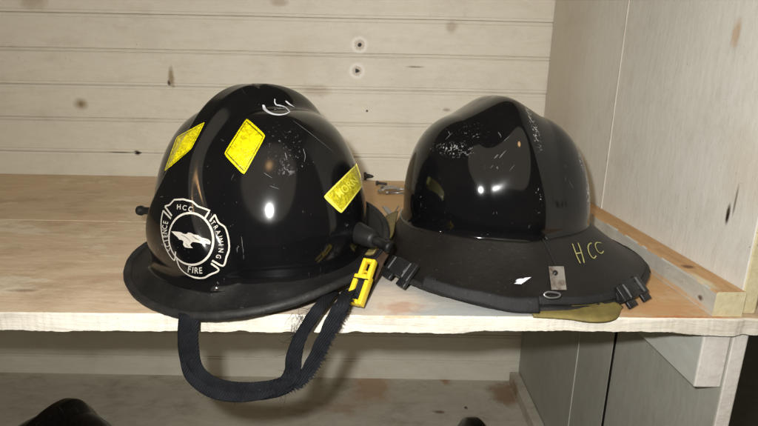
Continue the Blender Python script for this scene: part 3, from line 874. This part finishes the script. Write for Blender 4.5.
def buckle(thc, size=1.0, sgn=1):
    q = h2.rim_pt(thc); e = .01; tgt = (h2.rim_pt(thc+e)-h2.rim_pt(thc-e)).normalized(); out = Vector((sin(thc), cos(thc), 0))
    up = Vector((-sin(thc)*.75, -cos(thc)*.75, .75)).normalized(); up = (up-tgt*up.dot(tgt)).normalized(); nrm = tgt.cross(up).normalized()
    if nrm.dot(out) < 0: nrm = -nrm
    Rm = Matrix((tgt, nrm, up)).transposed(); c = q + out*.004 + Vector((0,0,.010))
    def add(name, parts, mat, parent):
        bm = bmesh.new()
        for (p, s_, bv) in parts: add_box(bm, c + Rm @ (Vector(p)*size), Vector(s_)*size, Rm, bv, 2)
        return from_bm(name, bm, mat, parent, True)
    b = add('strap_buckle', [((0,0,0), (.024,.006,.019), .0009), ((-.0165,.0005,0), (.0085,.005,.0215), .0009), ((.0165,0,.0), (.009,.0045,.017), .0008), ((0,.0028,0), (.020,.002,.009), .0006)], M_black, h2r)
    add('buckle_rib', [((-.0125,.004,.0), (.0012,.0016,.017), .0003), ((.0125,.004,0), (.0012,.0016,.015), .0003)], M_grayedge, b)
    add('strap_tail', [((-.014,-.001,-.013), (.013,.004,.010), .0009), ((.012,-.001,-.013), (.014,.004,.008), .0009)], M_black, b)
    return b
buckle((tA+tB)/2, 1.15); buckle((tF+tE)/2+.04*(1 if tF > tE else -1), 1.1)
# steel clip hooked over the brim with a rivet and a wire loop
n_ = 10; V = []; Fc = []
cw = []
for y in (267, 271, 275, 279, 283, 287, 290.5):
    row = []
    for i in range(6):
        x = 548 + 15*i/5 + (y-267)*.12
        q, no = h2.hit(x, y, h2.bbvh, .0018)
        row.append((q, no))
    cw.append(row)
for r in cw:
    for q, no in r: V.append(q)
for r in cw:
    for q, no in r: V.append(q - no*.0014)
m = len(cw)*6
for j in range(len(cw)-1):
    for i in range(5):
        a = j*6+i; Fc.append((a, a+1, a+7, a+6)); Fc.append((m+a, m+a+6, m+a+7, m+a+1))
for i in range(5): Fc.append((i, m+i, m+i+1, i+1)); a = (len(cw)-1)*6+i; Fc.append((a, a+1, m+a+1, m+a))
for j in range(len(cw)-1): Fc.append((j*6, j*6+6, m+j*6+6, m+j*6)); Fc.append((j*6+5, m+j*6+5, m+j*6+11, j*6+11))
clip = mesh('steel_clip', V, Fc, M_steel, h2r, False)
q, no = h2.hit(554.5, 273.5, h2.bbvh, .0025)
V = []; Fc = []; tube(V, Fc, [q-no*.001, q+no*.0008, q+no*.0014], lambda t: (.0032, .0028, .0012)[int(round(t*2))], 16)
mesh('rivet', V, Fc, M_black, clip)
V = []; Fc = []
lpw = [ony(541,295,.507), ony(545,291,.509), ony(556,291.5,.511), ony(563,294,.512), ony(560,298,.508), ony(548,299,.505)]
lpw = [sum(lpw, Vector())/6 + (p-sum(lpw, Vector())/6)*.72 for p in lpw]
tube(V, Fc, [local(h2, p) for p in catmull(lpw, 6, True)], .0011, 8, True)
mesh('wire_loop', V, Fc, M_galv, clip)
# olive ear flap peeping out under the brim
def flap(pxs, Yf, Yb_, mat, th_=.004):
    V = []; Fc = []; n = len(pxs)
    a = [local(h2, ony(x, y, Yf)) for x, y in pxs]
    c = sum(a, Vector())/n
    for k, (dy, sc_) in enumerate(((0, .96), (.0012, 1.0), (Yb_, 1.0))):
        off = Rz2 @ Vector((0, dy, 0))
        for q in a: V.append(c + (q-c)*sc_ + off)
    for k in range(2):
        for i in range(n):
            j = (i+1) % n; Fc.append((k*n+i, k*n+j, (k+1)*n+j, (k+1)*n+i))
    Fc.append(tuple(range(n))); Fc.append(tuple(2*n+i for i in range(n))[::-1])
    return mesh('ear_flap', V, Fc, mat, h2r)
Rz2 = h2.Mi.to_3x3()
def tongue(P, wf, th_, widv, mat=M_olive):
    V = []; Fc = []; ribbon(V, Fc, [local(h2, p) for p in catmull(P, 8)], lambda t: Rz2 @ widv, wf, th_); return mesh('ear_flap', V, Fc, mat, h2r)
tongue([onz(530,306.5,.004), onz(550,307.5,.004), onz(570,309,.0035), onz(588,311,.0035), onz(600,309.5,.004), onz(612,302,.006)],
       lambda t: .040*(1-.35*sstep(.8, 1, t)), .005, Vector((-.1,1,.16)).normalized())
tongue([ony(392,214,.80), ony(389,226,.72), ony(386,238,.66), ony(377,246,.62), ony(370,254,.60)], lambda t: .022*(1-.3*t), .004, Vector((.9,.3,.4)).normalized())

# ---------- two more helmets on the lower shelf, only their crowns reach the picture
def plain_helmet(label, loc, rz, crestf, seed):
    r = thing('fire_helmet', label, 'helmet', loc, rz)
    h = Helmet(r, dict(a=.126, bf=.15, br=.135, pw=.76, qw=1.05, z0=.055, H=.150, crest=crestf, rim=(.165,.18,.165,.02,.03,.012,2.2), flange=.005, flare=1.4, be=2.1))
    h.shell(blackgloss('dusty_black_gloss', seed=seed, rough=.2, dust=1.), 160, 60); h.brim(M_rubber, 120, 8); rim_tube(h, n=120); h.liner(M_black)
    return h
def crest3(an):
    d = an*180/pi; return .024*sstep(10, 70, d)*(1-sstep(110, 150, d)), .008, .022, False
plain_helmet('dark helmet crown on the lower shelf at the bottom left corner', (-.620,.820,-.597), radians(172), crest3, 6)
plain_helmet('small dark crown tip of a helmet on the lower shelf beneath the right helmet', (.207,.775,-.598), radians(8), crest3, 8)

# ---------- oddments lying on the shelf behind, between the helmets
M_rust = matte('dark_rusty_steel', (.03,.03,.032), (.08,.07,.06), .6, 80, .5, .4)
def bolt(label, p, ang, L=.03, r=.0045, mat=M_galv, name='bolt', cat='bolt', group=None):
    t = thing(name, label, cat, p, ang, group)
    V = []; Fc = []
    tube(V, Fc, [Vector((0,0,r)), Vector((L,0,r*.8))], r*.55, 10); sh = mesh('shank', V, Fc, mat, t)
    V = []; Fc = []
    tube(V, Fc, [Vector((-.005,0,r)), Vector((0,0,r))], r, 6); mesh('head', V, Fc, mat, t, False)
    return t
g = 'loose fasteners on the rear shelf plank'
bolt('short dark bolt lying close to the back boards right of the left helmet', onz(366,178.6,0)+Vector((0,-.02,0)), .3, .028, .011, M_rust, group=g)
bolt('small dark bolt lying in front of the dark one near the back boards', onz(378,185.5,0), -.2, .022, .006, M_rust, group=g)
bolt('thin bright screw lying across the heap of metal scraps', onz(383,189,0), -.35, .07, .0045, name='screw', cat='screw', group=g)
bolt('short bright screw pointing right beside the left helmet', onz(388,194.5,0), .1, .05, .004, name='screw', cat='screw', group=g)
# bent flat bracket
def strip(name, label, cat, pts, w, th_, mat):
    c = pts[0].copy(); c.z = 0
    V = []; Fc = []
    ribbon(V, Fc, [p-c for p in catmull(pts, 6)], lambda t: Vector((.2,1,0)).normalized(), lambda t: w, th_)
    o = mesh(name, V, Fc, mat, None); o.location = c; tag(o, label, cat); return o
strip('metal_bracket', 'flat bright metal strip with a bent end lying between the helmets at the back', 'bracket',
      [onz(378,191,.004), onz(386,188.5,.010), onz(394,187.5,.008), onz(400,190,.003)], .026, .0015, M_galv)
strip('metal_scrap', 'curled grey metal scrap lying against the left end of the right helmet brim', 'scrap',
      [ony(385,207,.93), ony(389,212,.90), ony(393,214,.88), ony(398,207,.89)], .012, .002, M_galv)

# ------------------------------------------------------------------ light
w = bpy.data.worlds.new('World'); sc.world = w; w.use_nodes = True
bg = w.node_tree.nodes['Background']; bg.inputs[0].default_value = (1.0,.83,.60,1); bg.inputs[1].default_value = .085
def lamp(name, ty, loc, power, colr, size=.02, look=None, **kw):
    l = bpy.data.lights.new(name, ty); l.energy = power; l.color = colr
    if ty == 'AREA': l.size = size
    else: l.shadow_soft_size = size
    for a, b in kw.items(): setattr(l, a, b)
    o = bpy.data.objects.new(name, l); col.objects.link(o); o.location = loc
    if look is not None: o.rotation_euler = (Vector(look)-Vector(loc)).to_track_quat('-Z', 'Y').to_euler()
    return o
lamp('flash', 'AREA', (-.04, -.005, .296), 7.2, (1.0,.99,.97), .018, (-.02, 1, .0))
lamp('ceiling_bulb', 'POINT', (.0, -.9, 1.9), 9, (1.0,.58,.25), .12)
lamp('ceiling_panel', 'AREA', (.4, -2.5, 2.9), 50, (1.0,.88,.70), 5.0, (.1, .9, 0), shape='DISK')
sc.render.engine = 'CYCLES'; sc.cycles.samples = 128; sc.cycles.use_denoising = True; sc.cycles.max_bounces = 8
sc.view_settings.view_transform = 'Standard'; sc.view_settings.look = 'None'; sc.view_settings.exposure = 0; sc.view_settings.gamma = 1
sc.render.resolution_x = 1024; sc.render.resolution_y = 575
